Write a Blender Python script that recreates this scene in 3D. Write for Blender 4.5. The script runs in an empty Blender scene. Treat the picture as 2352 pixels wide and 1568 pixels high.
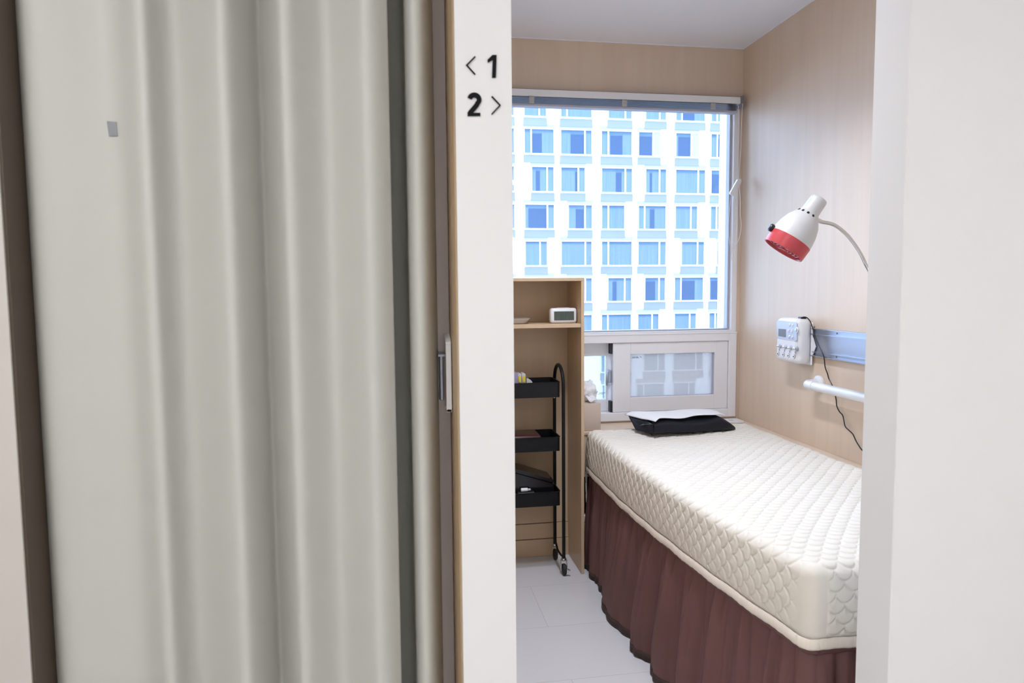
import bpy, bmesh, math, random
import numpy as np
from mathutils import Vector, Matrix, noise
random.seed(7)
PI = math.pi
SC = bpy.context.scene
COL = SC.collection

# ------------------------------------------------------------------ camera
FPX, YAW, PIT, ROL, H = 1595.3, 0.160865, 0.0773, -0.0084443, 1.28
cy_, sy_, cp_, sp_ = math.cos(YAW), math.sin(YAW), math.cos(PIT), math.sin(PIT)
FW = Vector((sy_*cp_, cy_*cp_, -sp_)); R0 = Vector((cy_, -sy_, 0)); U0 = R0.cross(FW)
RR = math.cos(ROL)*R0 + math.sin(ROL)*U0; UU = -math.sin(ROL)*R0 + math.cos(ROL)*U0
cam_d = bpy.data.cameras.new('camera'); cam = bpy.data.objects.new('camera', cam_d); COL.objects.link(cam)
cam.matrix_world = Matrix(((RR.x, UU.x, -FW.x, 0), (RR.y, UU.y, -FW.y, 0), (RR.z, UU.z, -FW.z, H), (0, 0, 0, 1)))
cam_d.sensor_width = 36; cam_d.lens = FPX/2352*36; cam_d.clip_start = 0.05; cam_d.clip_end = 500
cam_d.dof.use_dof = True; cam_d.dof.focus_distance = 2.7; cam_d.dof.aperture_fstop = 6.3
SC.camera = cam

# ------------------------------------------------------------------ world: bright overcast sky
W = bpy.data.worlds.new('world'); SC.world = W; W.use_nodes = True
bg = W.node_tree.nodes['Background']; bg.inputs[0].default_value = (0.50, 0.68, 1.0, 1); bg.inputs[1].default_value = 8.2
# portal in the window opening (guides the sky light only)
pl = bpy.data.lights.new('window_portal', 'AREA'); pl.shape = 'RECTANGLE'; pl.size = 1.42; pl.size_y = 1.6; pl.cycles.is_portal = True
po = bpy.data.objects.new('window_portal', pl); COL.objects.link(po); po.location = (0.93, 3.34, 1.41); po.rotation_euler = (-PI/2, 0, 0)
CORRIDOR_POWER = 20.0; CORRIDOR_COL = (1.0, 0.985, 0.962)
ROOM_WATT = 6.4; ROOM_COL = (0.80, 0.86, 1.0)
SC.view_settings.view_transform = 'Standard'; SC.view_settings.look = 'None'
SC.view_settings.exposure = 0.2; SC.view_settings.gamma = 1.0; SC.view_settings.use_curve_mapping = False

# ------------------------------------------------------------------ helpers
def ray(x, y): return FW + RR*((x-1176)/FPX) - UU*((y-784)/FPX)
def atY(x, y, Y): d = ray(x, y); return d*(Y/d.y) + Vector((0, 0, H))
def atX(x, y, X): d = ray(x, y); return d*(X/d.x) + Vector((0, 0, H))
def atZ(x, y, Z): d = ray(x, y); return d*((Z-H)/d.z) + Vector((0, 0, H))

def mat(name, col, rough=0.6, metal=0.0, spec=0.5, **k):
    m = bpy.data.materials.new(name); m.use_nodes = True
    b = m.node_tree.nodes['Principled BSDF']
    b.inputs['Base Color'].default_value = (*col, 1); b.inputs['Roughness'].default_value = rough
    b.inputs['Metallic'].default_value = metal; b.inputs['Specular IOR Level'].default_value = spec
    for a, v in k.items(): b.inputs[a.replace('_', ' ')].default_value = v
    return m
def N(m, t): return m.node_tree.nodes.new(t)
def L(m, a, b): m.node_tree.links.new(a, b)
def varied(name, c1, c2, scale=(1, 1, 1), nscale=5.0, rough=0.6, spec=0.5, detail=5, bump=0.0, bscale=None, dist=0.0, metal=0.0):
    m = mat(name, c1, rough, metal, spec); b = m.node_tree.nodes['Principled BSDF']
    tc = N(m, 'ShaderNodeTexCoord'); mp = N(m, 'ShaderNodeMapping'); mp.inputs['Scale'].default_value = scale
    L(m, tc.outputs['Object'], mp.inputs[0])
    nz = N(m, 'ShaderNodeTexNoise'); nz.inputs['Scale'].default_value = nscale; nz.inputs['Detail'].default_value = detail
    nz.inputs['Distortion'].default_value = dist
    L(m, mp.outputs[0], nz.inputs['Vector'])
    cr = N(m, 'ShaderNodeValToRGB'); cr.color_ramp.elements[0].position = 0.3; cr.color_ramp.elements[1].position = 0.7
    cr.color_ramp.elements[0].color = (*c1, 1); cr.color_ramp.elements[1].color = (*c2, 1)
    L(m, nz.outputs[0], cr.inputs[0]); L(m, cr.outputs[0], b.inputs['Base Color'])
    if bump:
        bp = N(m, 'ShaderNodeBump'); bp.inputs['Strength'].default_value = bump; bp.inputs['Distance'].default_value = 0.002
        if bscale:
            n2 = N(m, 'ShaderNodeTexNoise'); n2.inputs['Scale'].default_value = bscale; L(m, tc.outputs['Object'], n2.inputs['Vector']); L(m, n2.outputs[0], bp.inputs['Height'])
        else: L(m, nz.outputs[0], bp.inputs['Height'])
        L(m, bp.outputs[0], b.inputs['Normal'])
    return m
def emis(name, col, s):
    m = bpy.data.materials.new(name); m.use_nodes = True; nt = m.node_tree; nt.nodes.clear()
    e = nt.nodes.new('ShaderNodeEmission'); o = nt.nodes.new('ShaderNodeOutputMaterial')
    e.inputs[0].default_value = (*col, 1); e.inputs[1].default_value = s; nt.links.new(e.outputs[0], o.inputs[0]); return m

M = {}
M['wood'] = varied('maple_veneer', (0.70, 0.555, 0.425), (0.74, 0.595, 0.46), (9, 9, 0.55), 2.6, 0.48, 0.32, 8, 0.03, dist=0.6)
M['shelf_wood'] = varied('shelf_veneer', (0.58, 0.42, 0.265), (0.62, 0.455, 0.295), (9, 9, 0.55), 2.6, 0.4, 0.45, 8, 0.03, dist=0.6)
M['wood_edge'] = varied('maple_edge', (0.66, 0.50, 0.36), (0.70, 0.54, 0.40), (4, 4, 4), 6, 0.5, 0.4)
M['wood_jamb'] = varied('jamb_veneer', (0.50, 0.36, 0.22), (0.55, 0.40, 0.25), (9, 9, 0.5), 3, 0.5, 0.3)
M['paint'] = varied('white_laminate', (0.80, 0.795, 0.785), (0.815, 0.81, 0.80), (1, 1, 1), 2, 0.5, 0.3)
M['paint_warm'] = varied('warm_white_laminate', (0.555, 0.52, 0.48), (0.57, 0.535, 0.495), (1, 1, 1), 2, 0.55, 0.3)
M['ceil'] = varied('ceiling_paint', (0.87, 0.87, 0.92), (0.88, 0.88, 0.93), (1, 1, 1), 3, 0.8, 0.2)
M['door'] = varied('folding_door_vinyl', (0.525, 0.522, 0.478), (0.535, 0.532, 0.487), (6, 6, 0.2), 3, 0.5, 0.4)
M['brown_alu'] = mat('brown_anodised_metal', (0.42, 0.37, 0.35), 0.3, 0.4)
M['dark_trim'] = mat('dark_brown_trim', (0.078, 0.056, 0.038), 0.5)
M['pvc'] = mat('white_window_frame', (0.87, 0.86, 0.875), 0.38)
M['gasket'] = mat('black_gasket', (0.02, 0.02, 0.025), 0.5)
M['chrome'] = mat('chrome', (0.62, 0.62, 0.62), 0.22, 1.0)
M['alu'] = mat('brushed_aluminium', (0.46, 0.49, 0.57), 0.36, 0.85)
M['slat'] = mat('grey_blind_slat', (0.25, 0.235, 0.27), 0.32, 0.2, 0.5)
M['black_metal'] = varied('black_powder_coat', (0.007, 0.007, 0.008), (0.010, 0.010, 0.011), (1, 1, 1), 40, 0.5, 0.25)
M['black_gloss'] = mat('black_gloss_plastic', (0.008, 0.008, 0.009), 0.18)
M['rubber'] = mat('black_rubber', (0.018, 0.017, 0.016), 0.6)
M['white_plastic'] = mat('white_plastic', (0.82, 0.82, 0.83), 0.3)
M['lamp_white'] = mat('lamp_enamel', (0.60, 0.585, 0.56), 0.28)
M['red'] = mat('red_plastic', (0.50, 0.055, 0.062), 0.33)
M['dark_red'] = mat('dark_red_plastic', (0.32, 0.02, 0.04), 0.4)
M['black'] = mat('black_plastic', (0.012, 0.012, 0.014), 0.4)
M['screen'] = mat('grey_lcd', (0.22, 0.24, 0.28), 0.12)
M['lcd_green'] = varied('green_lcd', (0.045, 0.06, 0.045), (0.09, 0.11, 0.085), (60, 1, 4), 3, 0.15)
M['panel_blue'] = mat('pale_grey_panel', (0.52, 0.58, 0.70), 0.35)
M['quilt'] = varied('quilted_cotton', (0.76, 0.715, 0.63), (0.79, 0.745, 0.66), (1, 1, 1), 12, 0.75, 0.2, 4, 0.15, 450)
M['hem'] = varied('cotton_binding', (0.80, 0.72, 0.62), (0.84, 0.76, 0.66), (60, 60, 4), 3, 0.8, 0.2)
M['skirt'] = varied('brown_skirt_fabric', (0.142, 0.066, 0.061), (0.158, 0.075, 0.069), (1, 1, 1), 7, 0.62, 0.35, 4, 0.1, 600)
M['skirt_hem'] = mat('dark_skirt_hem', (0.045, 0.026, 0.022), 0.8)
M['towel'] = varied('white_towel', (0.86, 0.86, 0.87), (0.9, 0.9, 0.9), (1, 1, 1), 20, 0.9, 0.1, 4, 0.3, 500)
M['black_cloth'] = varied('black_satin', (0.005, 0.005, 0.011), (0.008, 0.008, 0.015), (1, 1, 1), 9, 0.48, 0.3)
M['grey_cloth'] = mat('grey_lining', (0.10, 0.12, 0.15), 0.4)
M['beige'] = mat('beige_leatherette', (0.60, 0.49, 0.40), 0.5)
M['tissue'] = mat('tissue_paper', (0.86, 0.85, 0.86), 0.9)
M['steel'] = mat('steel_dish', (0.66, 0.63, 0.61), 0.35, 0.25)
M['ink'] = mat('black_letter_vinyl', (0.006, 0.006, 0.009), 0.6, 0, 0.15)
M['sticker'] = mat('grey_sticker', (0.27, 0.28, 0.30), 0.5)
M['recess_shade'] = mat('painted_recess_shade', (0.004, 0.004, 0.004), 0.9)  # near-black colour that paints in the shade of gaps and hollows
M['yellow'] = mat('yellow_label', (0.70, 0.55, 0.05), 0.5)
M['clear'] = mat('clear_wrap', (0.55, 0.54, 0.52), 0.25)
M['lilac'] = mat('lilac_wrap', (0.30, 0.26, 0.38), 0.35)
M['maroon'] = mat('maroon_lacquer', (0.055, 0.014, 0.014), 0.3)
M['cream'] = mat('cream_plastic_clip', (0.62, 0.60, 0.55), 0.4)
M['facade'] = varied('white_facade', (0.80, 0.80, 0.80), (0.84, 0.84, 0.84), (1, 1, 1), 0.3, 0.8, 0.2)
M['lintel'] = mat('pale_concrete', (0.150, 0.150, 0.150), 0.8, 0, 0.2)
M['spandrel'] = varied('blue_grey_spandrel', (0.165, 0.165, 0.18), (0.175, 0.175, 0.19), (1, 1, 1), 0.3, 0.6, 0.1)
M['fglass'] = varied('tinted_office_glass', (0.074, 0.114, 0.166), (0.096, 0.136, 0.190), (1, 1, 0.5), 0.6, 0.5, 0.0)
M['fdark'] = mat('dark_interior', (0.052, 0.076, 0.122), 0.6, 0, 0.0)
M['fcurt'] = varied('office_curtain', (0.100, 0.136, 0.182), (0.134, 0.166, 0.202), (6, 1, 0.15), 1.4, 0.8, 0.0)
M['flintel'] = mat('pale_lintel_band', (0.25, 0.235, 0.225), 0.8, 0, 0.0)
M['bead'] = mat('lavender_grey_bead', (0.46, 0.45, 0.53), 0.4)
M['fpale'] = mat('open_casement', (0.264, 0.273, 0.273), 0.6, 0, 0.0)
M['fframe'] = mat('white_mullion', (0.6, 0.6, 0.6), 0.6, 0, 0.2)
M['lightbox'] = mat('light_housing', (0.8, 0.8, 0.8), 0.5)
M['cor_emit'] = emis('corridor_diffuser', CORRIDOR_COL, CORRIDOR_POWER)
M['room_emit'] = emis('room_diffuser', ROOM_COL, 6.0)
# floor tiles
def floor_mat():
    m = mat('white_floor_tile', (0.6, 0.57, 0.57), 0.3, 0, 0.5); b = m.node_tree.nodes['Principled BSDF']
    tc = N(m, 'ShaderNodeTexCoord'); mp = N(m, 'ShaderNodeMapping'); mp.inputs['Location'].default_value = (-0.532+0.36*2, -2.124+0.36*6, 0)
    L(m, tc.outputs['Object'], mp.inputs[0])
    br = N(m, 'ShaderNodeTexBrick'); br.inputs['Color1'].default_value = (0.67, 0.655, 0.665, 1); br.inputs['Color2'].default_value = (0.69, 0.675, 0.68, 1)
    br.inputs['Mortar'].default_value = (0.46, 0.43, 0.44, 1); br.inputs['Scale'].default_value = 1
    br.inputs['Brick Width'].default_value = 0.72; br.inputs['Row Height'].default_value = 0.36; br.inputs['Mortar Size'].default_value = 0.0009
    br.inputs['Mortar Smooth'].default_value = 0.3; br.offset = 0.5
    L(m, mp.outputs[0], br.inputs[0]); L(m, br.outputs[0], b.inputs['Base Color'])
    return m
M['floor'] = floor_mat()
def pane_mat(name, tint, haze, hazecol):
    m = bpy.data.materials.new(name); m.use_nodes = True; nt = m.node_tree; nt.nodes.clear()
    o = nt.nodes.new('ShaderNodeOutputMaterial'); t = nt.nodes.new('ShaderNodeBsdfTransparent'); t.inputs[0].default_value = (*tint, 1)
    g = nt.nodes.new('ShaderNodeBsdfGlossy'); g.inputs['Roughness'].default_value = 0.02
    fr = nt.nodes.new('ShaderNodeFresnel'); fr.inputs[0].default_value = 1.45
    mx = nt.nodes.new('ShaderNodeMixShader'); nt.links.new(fr.outputs[0], mx.inputs[0]); nt.links.new(t.outputs[0], mx.inputs[1]); nt.links.new(g.outputs[0], mx.inputs[2])
    if haze:
        tl = nt.nodes.new('ShaderNodeBsdfTranslucent'); tl.inputs[0].default_value = (*hazecol, 1)
        m2 = nt.nodes.new('ShaderNodeMixShader'); m2.inputs[0].default_value = haze
        nt.links.new(mx.outputs[0], m2.inputs[1]); nt.links.new(tl.outputs[0], m2.inputs[2]); nt.links.new(m2.outputs[0], o.inputs[0])
    else: nt.links.new(mx.outputs[0], o.inputs[0])
    return m
M['glass'] = pane_mat('clear_window_glass', (0.94, 0.97, 0.98), 0, None)
M['glass_low'] = pane_mat('grey_tinted_glass', (0.40, 0.39, 0.375), 0.34, (0.66, 0.58, 0.51))
M['glass_left'] = pane_mat('clear_sash_glass', (0.62, 0.64, 0.64), 0.15, (0.6, 0.6, 0.6))

class MB:
    def __init__(s): s.bm = bmesh.new()
    def box(s, a, b, bev=0, seg=2):
        x0, x1 = sorted((a[0], b[0])); y0, y1 = sorted((a[1], b[1])); z0, z1 = sorted((a[2], b[2]))
        r = bmesh.ops.create_cube(s.bm, size=1)['verts']
        for v in r: v.co = Vector(((x0+x1)/2+v.co.x*(x1-x0), (y0+y1)/2+v.co.y*(y1-y0), (z0+z1)/2+v.co.z*(z1-z0)))
        if bev:
            es = list({e for v in r for e in v.link_edges})
            bmesh.ops.bevel(s.bm, geom=es, offset=bev, segments=seg, affect='EDGES', profile=0.5)
        return s
    def tube(s, pts, r, n=10, caps=True, closed=False):
        pts = [Vector(p) for p in pts]; rs = r if isinstance(r, (list, tuple)) else [r]*len(pts)
        up = None; rings = []
        for i, p in enumerate(pts):
            if closed: t = pts[(i+1) % len(pts)]-pts[i-1]
            else: t = pts[min(i+1, len(pts)-1)]-pts[max(i-1, 0)]
            t.normalize()
            if up is None:
                up = Vector((0, 0, 1)) if abs(t.z) < 0.9 else Vector((1, 0, 0))
            up = (up-t*up.dot(t)).normalized(); sd = t.cross(up)
            rings.append([s.bm.verts.new(p+(up*math.cos(2*PI*k/n)+sd*math.sin(2*PI*k/n))*rs[i]) for k in range(n)])
        m = len(rings)
        for i in range(m if closed else m-1):
            A, B = rings[i], rings[(i+1) % m]
            for k in range(n): s.bm.faces.new((A[k], A[(k+1) % n], B[(k+1) % n], B[k]))
        if caps and not closed: s.bm.faces.new(rings[0][::-1]); s.bm.faces.new(rings[-1])
        return s
    def cyl(s, a, b, r, n=24): return s.tube([a, b], r, n)
    def lathe(s, o, ax, prof, n=40, capA=True, capB=True):
        o = Vector(o); ax = Vector(ax).normalized(); up = Vector((0, 0, 1)) if abs(ax.z) < 0.9 else Vector((1, 0, 0))
        up = (up-ax*up.dot(ax)).normalized(); sd = ax.cross(up); rings = []
        for d, r in prof: rings.append([s.bm.verts.new(o+ax*d+(up*math.cos(2*PI*k/n)+sd*math.sin(2*PI*k/n))*max(r, 1e-5)) for k in range(n)])
        for A, B in zip(rings, rings[1:]):
            for k in range(n): s.bm.faces.new((A[k], A[(k+1) % n], B[(k+1) % n], B[k]))
        if capA: s.bm.faces.new(rings[0][::-1])
        if capB: s.bm.faces.new(rings[-1])
        return s
    def prism(s, poly, ext):
        poly = [Vector(p) for p in poly]; e = Vector(ext)
        A = [s.bm.verts.new(p) for p in poly]; B = [s.bm.verts.new(p+e) for p in poly]
        s.bm.faces.new(A); s.bm.faces.new(B[::-1]); n = len(A)
        for i in range(n): s.bm.faces.new((A[i], B[i], B[(i+1) % n], A[(i+1) % n]))
        return s
    def grid(s, P, closed=False):
        V = [[s.bm.verts.new(p) for p in row] for row in P]
        for i in range(len(V)-1):
            for j in range(len(V[0])-1): s.bm.faces.new((V[i][j], V[i][j+1], V[i+1][j+1], V[i+1][j]))
        return s
    def build(s, name, m, parent=None, smooth=False, angle=35, solid=0, doubles=False, sub=0):
        if doubles: bmesh.ops.remove_doubles(s.bm, verts=s.bm.verts, dist=1e-4)
        bmesh.ops.recalc_face_normals(s.bm, faces=s.bm.faces)
        me = bpy.data.meshes.new(name); s.bm.to_mesh(me); s.bm.free()
        if smooth:
            me.polygons.foreach_set('use_smooth', [True]*len(me.polygons))
            if angle: me.set_sharp_from_angle(angle=math.radians(angle))
        ob = bpy.data.objects.new(name, me); COL.objects.link(ob)
        me.materials.append(M[m] if isinstance(m, str) else m)
        if parent is not None:
            ob.parent = parent; ob.matrix_parent_inverse = Matrix.Translation(parent_loc(parent)).inverted()
        if solid:
            md = ob.modifiers.new('solid', 'SOLIDIFY'); md.thickness = solid; md.offset = 0
        if sub:
            md = ob.modifiers.new('sub', 'SUBSURF'); md.levels = sub; md.render_levels = sub
        return ob
def parent_loc(p):
    return p.location.copy() if p.type == 'EMPTY' else Vector((0, 0, 0))
def tag(o, label=None, cat=None, group=None, kind=None):
    if label: o['label'] = label
    if cat: o['category'] = cat
    if group: o['group'] = group
    if kind: o['kind'] = kind
    return o
def thing(name, loc, label=None, cat=None, group=None, kind=None):
    o = bpy.data.objects.new(name, None); o.empty_display_size = 0.05; COL.objects.link(o); o.location = loc
    return tag(o, label, cat, group, kind)
def struct(name, mb, m, **k): o = mb.build(name, m, **k); o['kind'] = 'structure'; return o

# ------------------------------------------------------------------ setting
CE = 2.415; XW = 1.66; YB = 3.21; YF = 1.20; YI = 1.30
struct('floor', MB().box((-2.1, -1.6, -0.05), (2.9, 3.4, 0)), 'floor')
struct('ceiling', MB().box((-2.1, -1.6, CE), (2.9, 3.45, CE+0.06)), 'ceil')
struct('wall_right', MB().box((XW, 1.30, 0), (XW+0.12, 3.45, CE)), 'wood')
b = MB().box((-0.7, YB, 2.187), (XW, YB+0.14, CE)).box((-0.7, YB, 0), (0.32, YB+0.14, 2.187)).box((0.32, YB, 0), (XW, YB+0.14, 0.6315)).box((1.6445, YB, 0.6315), (XW, YB+0.14, 2.187))
struct('wall_back', b, 'wood')
struct('trim_1', MB().box((0.20, YB-0.004, CE-0.004), (XW-0.004, YB, CE)).box((XW-0.004, 1.30, CE-0.004), (XW, YB, CE)), 'ceil')
# partition between the two rooms: white end board toward the corridor
struct('wall_middle', MB().box((0.1015, YF, 0), (0.198, YI+0.10, CE)), 'paint')
struct('wall_left', MB().box((0.12, YI+0.10, 0), (0.198, YB, CE)), 'wood')
struct('trim_2', MB().box((0.0985, YF+0.012, 0), (0.1015, YI+0.10, 2.1)), 'wood_jamb')
struct('trim_3', MB().box((-0.604, YF+0.004, 0), (-0.5995, YI+0.06, 2.1)), 'dark_trim')
struct('wall_front_left', MB().box((-2.1, YF, 0), (-0.604, YI, CE)), 'paint_warm')
struct('wall_front_right', MB().box((0.9535, YF, 0), (2.9, YI, CE), 0.0015, 1), 'paint')
struct('wall_front_top', MB().box((-0.604, YF, 2.1), (0.1015, YI, CE)).box((0.198, YF, 2.1), (0.9535, YI, CE)), 'paint')
struct('wall_corridor_back', MB().box((-2.1, -1.6, 0), (2.9, -1.5, CE)), 'paint')
struct('wall_corridor_left', MB().box((-2.1, -1.5, 0), (-2.0, YF, CE)), 'paint')
struct('wall_corridor_right', MB().box((2.8, -1.5, 0), (2.9, YF, CE)), 'paint')
struct('wall_far_left', MB().box((-0.8, YI, 0), (-0.7, YB+0.14, CE)), 'wood')

# ceiling lights (out of the photo, they light the corridor and the room; the right corridor panel is added fill)
def panel(name, x, y, sx, sy, em, label, group):
    t = thing(name, (x, y, CE), label, 'ceiling light', group)
    MB().box((x-sx/2-.02, y-sy/2-.02, CE-0.016), (x+sx/2+.02, y+sy/2+.02, CE-0.001)).build('housing', 'lightbox', t)
    MB().box((x-sx/2, y-sy/2, CE-0.020), (x+sx/2, y+sy/2, CE-0.0165)).build('diffuser', em, t)
panel('ceiling_and_fill_light', -0.85, -0.15, 0.6, 0.6, 'cor_emit', 'flat square ceiling light over the corridor, in front of the folding door', None)
panel('ceiling_and_fill_light', 1.25, -0.75, 0.6, 0.6, 'cor_emit', 'added unseen fill light panel over the corridor, right of the doorway', None)  # unseen panel, added as fill to lift the right-hand wall faces
def downlight(x, y, label):
    t = thing('downlight', (x, y, CE), label, 'ceiling light')
    MB().lathe((x, y, CE-.001), (0, 0, -1), [(0, .085), (.004, .085), (.006, .078), (.006, .070), (.002, .068)], 40, True, False).build('bezel', 'lightbox', t, smooth=True)
    MB().lathe((x, y, CE-.0015), (0, 0, -1), [(0, .067), (.001, .067)], 32).build('lens', 'room_emit', t)
    l = bpy.data.lights.new('downlight_lamp', 'AREA'); l.shape = 'DISK'; l.size = .13; l.energy = ROOM_WATT; l.color = ROOM_COL; l.spread = math.radians(130)
    o = bpy.data.objects.new('downlight_lamp', l); COL.objects.link(o); o.parent = t; o.location = (0, 0, -.008)
downlight(0.70, 1.92, 'round recessed downlight in the treatment room ceiling above the bed foot')
downlight(0.70, 2.24, 'round recessed downlight in the treatment room ceiling above the bed middle')

# ------------------------------------------------------------------ upper window (window_1)
w1 = thing('window_1', (0.98, YB, 1.06), kind='structure')
def ring(x0, x1, z0, z1, l, r, b_, t_, y0, y1, bev=0.002):
    mb = MB()
    mb.box((x0, y0, z0), (x0+l, y1, z1), bev, 1); mb.box((x1-r, y0, z0), (x1, y1, z1), bev, 1)
    mb.box((x0+l, y0, z0), (x1-r, y1, z0+b_), bev, 1); mb.box((x0+l, y0, z1-t_), (x1-r, y1, z1), bev, 1)
    return mb
ring(0.32, 1.6445, 1.0524, 2.187, 0.028, 0.028, 0.011, 0.03, YB-0.004, YB+0.05).build('frame', 'pvc', w1)
ring(0.348, 1.6165, 1.0634, 2.157, 0.008, 0.010, 0.006, 0.02, YB+0.02, YB+0.07).build('glazing_bead', 'bead', w1)
MB().box((0.35, YB+0.05, 1.066), (1.612, YB+0.056, 2.15)).build('glass', 'glass', w1)
MB().box((0.32, YB-0.006, 2.180), (1.6445, YB, 2.187)).build('painted_gap_shade', 'recess_shade', w1)  # solid strip, coloured near-black to paint the shade of a gap
# ------------------------------------------------------------------ lower sliding window (window_2)
w2 = thing('window_2', (0.98, YB, 0.6315), kind='structure')
ring(0.32, 1.6445, 0.6315, 1.0524, 0.041, 0.041, 0.041, 0.042, YB-0.012, YB+0.10, 0.0025).build('frame', 'pvc', w2)
MB().box((0.32, YB-0.0145, 1.047), (1.6445, YB-0.006, 1.0555), 0.002, 2).build('ledge_strip', 'pvc', w2)
sr = ring(1.0125, 1.602, 0.6735, 1.0095, 0.088, 0.069, 0.070, 0.056, YB-0.004, YB+0.034, 0.002).build('sash', 'pvc', w2)
ring(1.0975, 1.536, 0.741, 0.957, 0.004, 0.0085, 0.004, 0.004, YB+0.004, YB+0.03, 0.001).build('glazing_bead', 'bead', sr)
MB().box((1.100, YB+0.012, 0.744), (1.533, YB+0.018, 0.9545)).build('glass', 'glass_low', sr)
g = MB()
for k in range(7): g.box((1.112+k*.0052, YB+0.0105, 0.9335), (1.1155+k*.0052, YB+0.0115, 0.9365+(k % 3)*.0012))
for k in range(5): g.box((1.114+k*.0065, YB+0.0105, 0.9405), (1.1165+k*.0065, YB+0.0115, 0.943))
g.box((1.156, YB+0.0105, 0.9355), (1.1610, YB+0.0115, 0.9380)); g.box((1.154, YB+0.0105, 0.9385), (1.156, YB+0.0115, 0.9425))
g.build('glass_stamp', 'gasket', sr)
sl = ring(0.361, 1.03, 0.6735, 1.0095, 0.06, 0.036, 0.058, 0.064, YB+0.040, YB+0.078, 0.002).build('sash', 'pvc', w2)
MB().box((0.42, YB+0.054, 0.730), (0.997, YB+0.060, 0.947)).build('glass', 'glass_left', sl)
g = MB()
for k in range(9): g.box((0.958+k*.0038, YB+0.0525, 0.760), (0.9605+k*.0038, YB+0.0535, 0.7625+(k % 2)*.001))
for k in range(4): g.box((0.951+k*.0085, YB+0.0525, 0.754), (0.955+k*.0085, YB+0.0535, 0.7565))
g.build('glass_stamp', 'gasket', sl)
for z0, z1 in ((0.958, 1.009), (0.674, 0.727)):
    MB().box((1.0015, YB+0.004, z0), (1.0125, YB+0.036, z1)).build('gasket', 'gasket', w2)
lt = MB().box((0.992, YB+0.016, 0.815), (1.0115, YB+0.034, 0.878), 0.004, 2).build('latch', 'alu', w2)
MB().tube([(0.990, YB+0.012, 0.872), (0.986, YB+0.004, 0.85), (0.982, YB+0.0, 0.825), (0.984, YB+0.004, 0.806)], [0.004, 0.006, 0.006, 0.004], 8).build('lever', 'alu', lt, smooth=True)

# ------------------------------------------------------------------ venetian blind drawn up
bl = thing('venetian_blind', (0.98, 3.18, 2.10), 'raised grey venetian blind with white headrail at the top of the window', 'blind')
MB().box((0.33, 3.155, 2.141), (1.622, 3.198, 2.173), 0.002, 1).build('headrail', 'white_plastic', bl)
MB().box((1.622, 3.15, 2.128), (1.636, 3.20, 2.178), 0.002, 1).build('end_bracket', 'slat', bl)
for k in range(7):
    z = 2.1375-k*0.0042
    mb = MB(); mb.prism([(0.335, 3.155, z), (0.335, 3.168, z+.0012), (0.335, 3.183, z+.0012), (0.335, 3.196, z), (0.335, 3.196, z-.0007), (0.335, 3.183, z+.0003), (0.335, 3.168, z+.0003), (0.335, 3.155, z-.0007)], (1.27, 0, 0))
    mb.build('slat', 'slat', bl)
MB().box((0.335, 3.153, 2.098), (1.607, 3.197, 2.1085), 0.003, 2).build('bottom_rail', 'bead', bl)
for x in (0.6095, 1.045, 1.479):
    g = MB().box((x-.010, 3.148, 2.1085), (x+.010, 3.154, 2.1365), 0.002, 1)
    for k in range(5): g.tube([(x-.012+random.uniform(0, .004), 3.146, 2.136-k*.006), (x, 3.143, 2.133-k*.006), (x+.012, 3.146, 2.136-k*.006-.002)], 0.0018, 6)
    g.build('ladder_tape', 'cream', bl)
c1 = [(1.606, 3.15, 2.13), (1.612, 3.148, 2.05), (1.610, 3.148, 1.95), (1.605, 3.147, 1.85), (1.607, 3.146, 1.79)]
c2 = [(1.628, 3.149, 2.14), (1.624, 3.148, 2.05), (1.622, 3.148, 1.93), (1.616, 3.147, 1.84), (1.612, 3.146, 1.78)]
def smooth_path(p, n=8, closed=False):
    p = [Vector(q) for q in p]; out = []; m = len(p)
    for i in range(m if closed else m-1):
        if closed: a, b_, c, d = p[i-1], p[i], p[(i+1) % m], p[(i+2) % m]
        else: a, b_, c, d = p[max(i-1, 0)], p[i], p[i+1], p[min(i+2, m-1)]
        for k in range(n):
            t = k/n; out.append(0.5*((2*b_)+(c-a)*t+(2*a-5*b_+4*c-d)*t*t+(3*b_-a-3*c+d)*t**3))
    if not closed: out.append(p[-1])
    return out
for c in (c1, c2): MB().tube(smooth_path(c), 0.0016, 6).build('pull_cord', 'white_plastic', bl, smooth=True)
A = Vector((1.620, 3.142, 1.785)); B = Vector((1.580, 3.142, 1.712)); dr = (B-A).normalized(); sd = Vector((dr.z, 0, -dr.x))
g = MB().prism([A+sd*.008, A+dr*.006+sd*.012, B-dr*.004+sd*.014, B+sd*.010, B-sd*.012, A-sd*.010+dr*.004, A-sd*.003-dr*.004], (0, 0.014, 0))
g.build('cord_equaliser', 'white_plastic', bl)
lp = [(1.590, 3.145, 1.72), (1.592, 3.146, 1.66), (1.588, 3.146, 1.60), (1.586, 3.146, 1.52), (1.583, 3.146, 1.44), (1.585, 3.146, 1.405), (1.592, 3.146, 1.400), (1.598, 3.146, 1.43), (1.604, 3.146, 1.52), (1.606, 3.147, 1.60), (1.604, 3.147, 1.68), (1.606, 3.147, 1.75)]
MB().tube(smooth_path(lp), 0.0017, 6).build('cord_loop', 'white_plastic', bl, smooth=True)
lp = [(1.612, 3.142, 1.76), (1.620, 3.142, 1.70), (1.622, 3.142, 1.62), (1.628, 3.142, 1.57), (1.622, 3.142, 1.52), (1.606, 3.142, 1.48), (1.592, 3.142, 1.462), (1.578, 3.142, 1.46)]
MB().tube(smooth_path(lp), 0.0018, 6).build('pull_cord', 'white_plastic', bl, smooth=True)
lp = [(1.576, 3.142, 1.715), (1.568, 3.142, 1.66), (1.563, 3.142, 1.58), (1.565, 3.142, 1.51), (1.578, 3.142, 1.46)]
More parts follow.
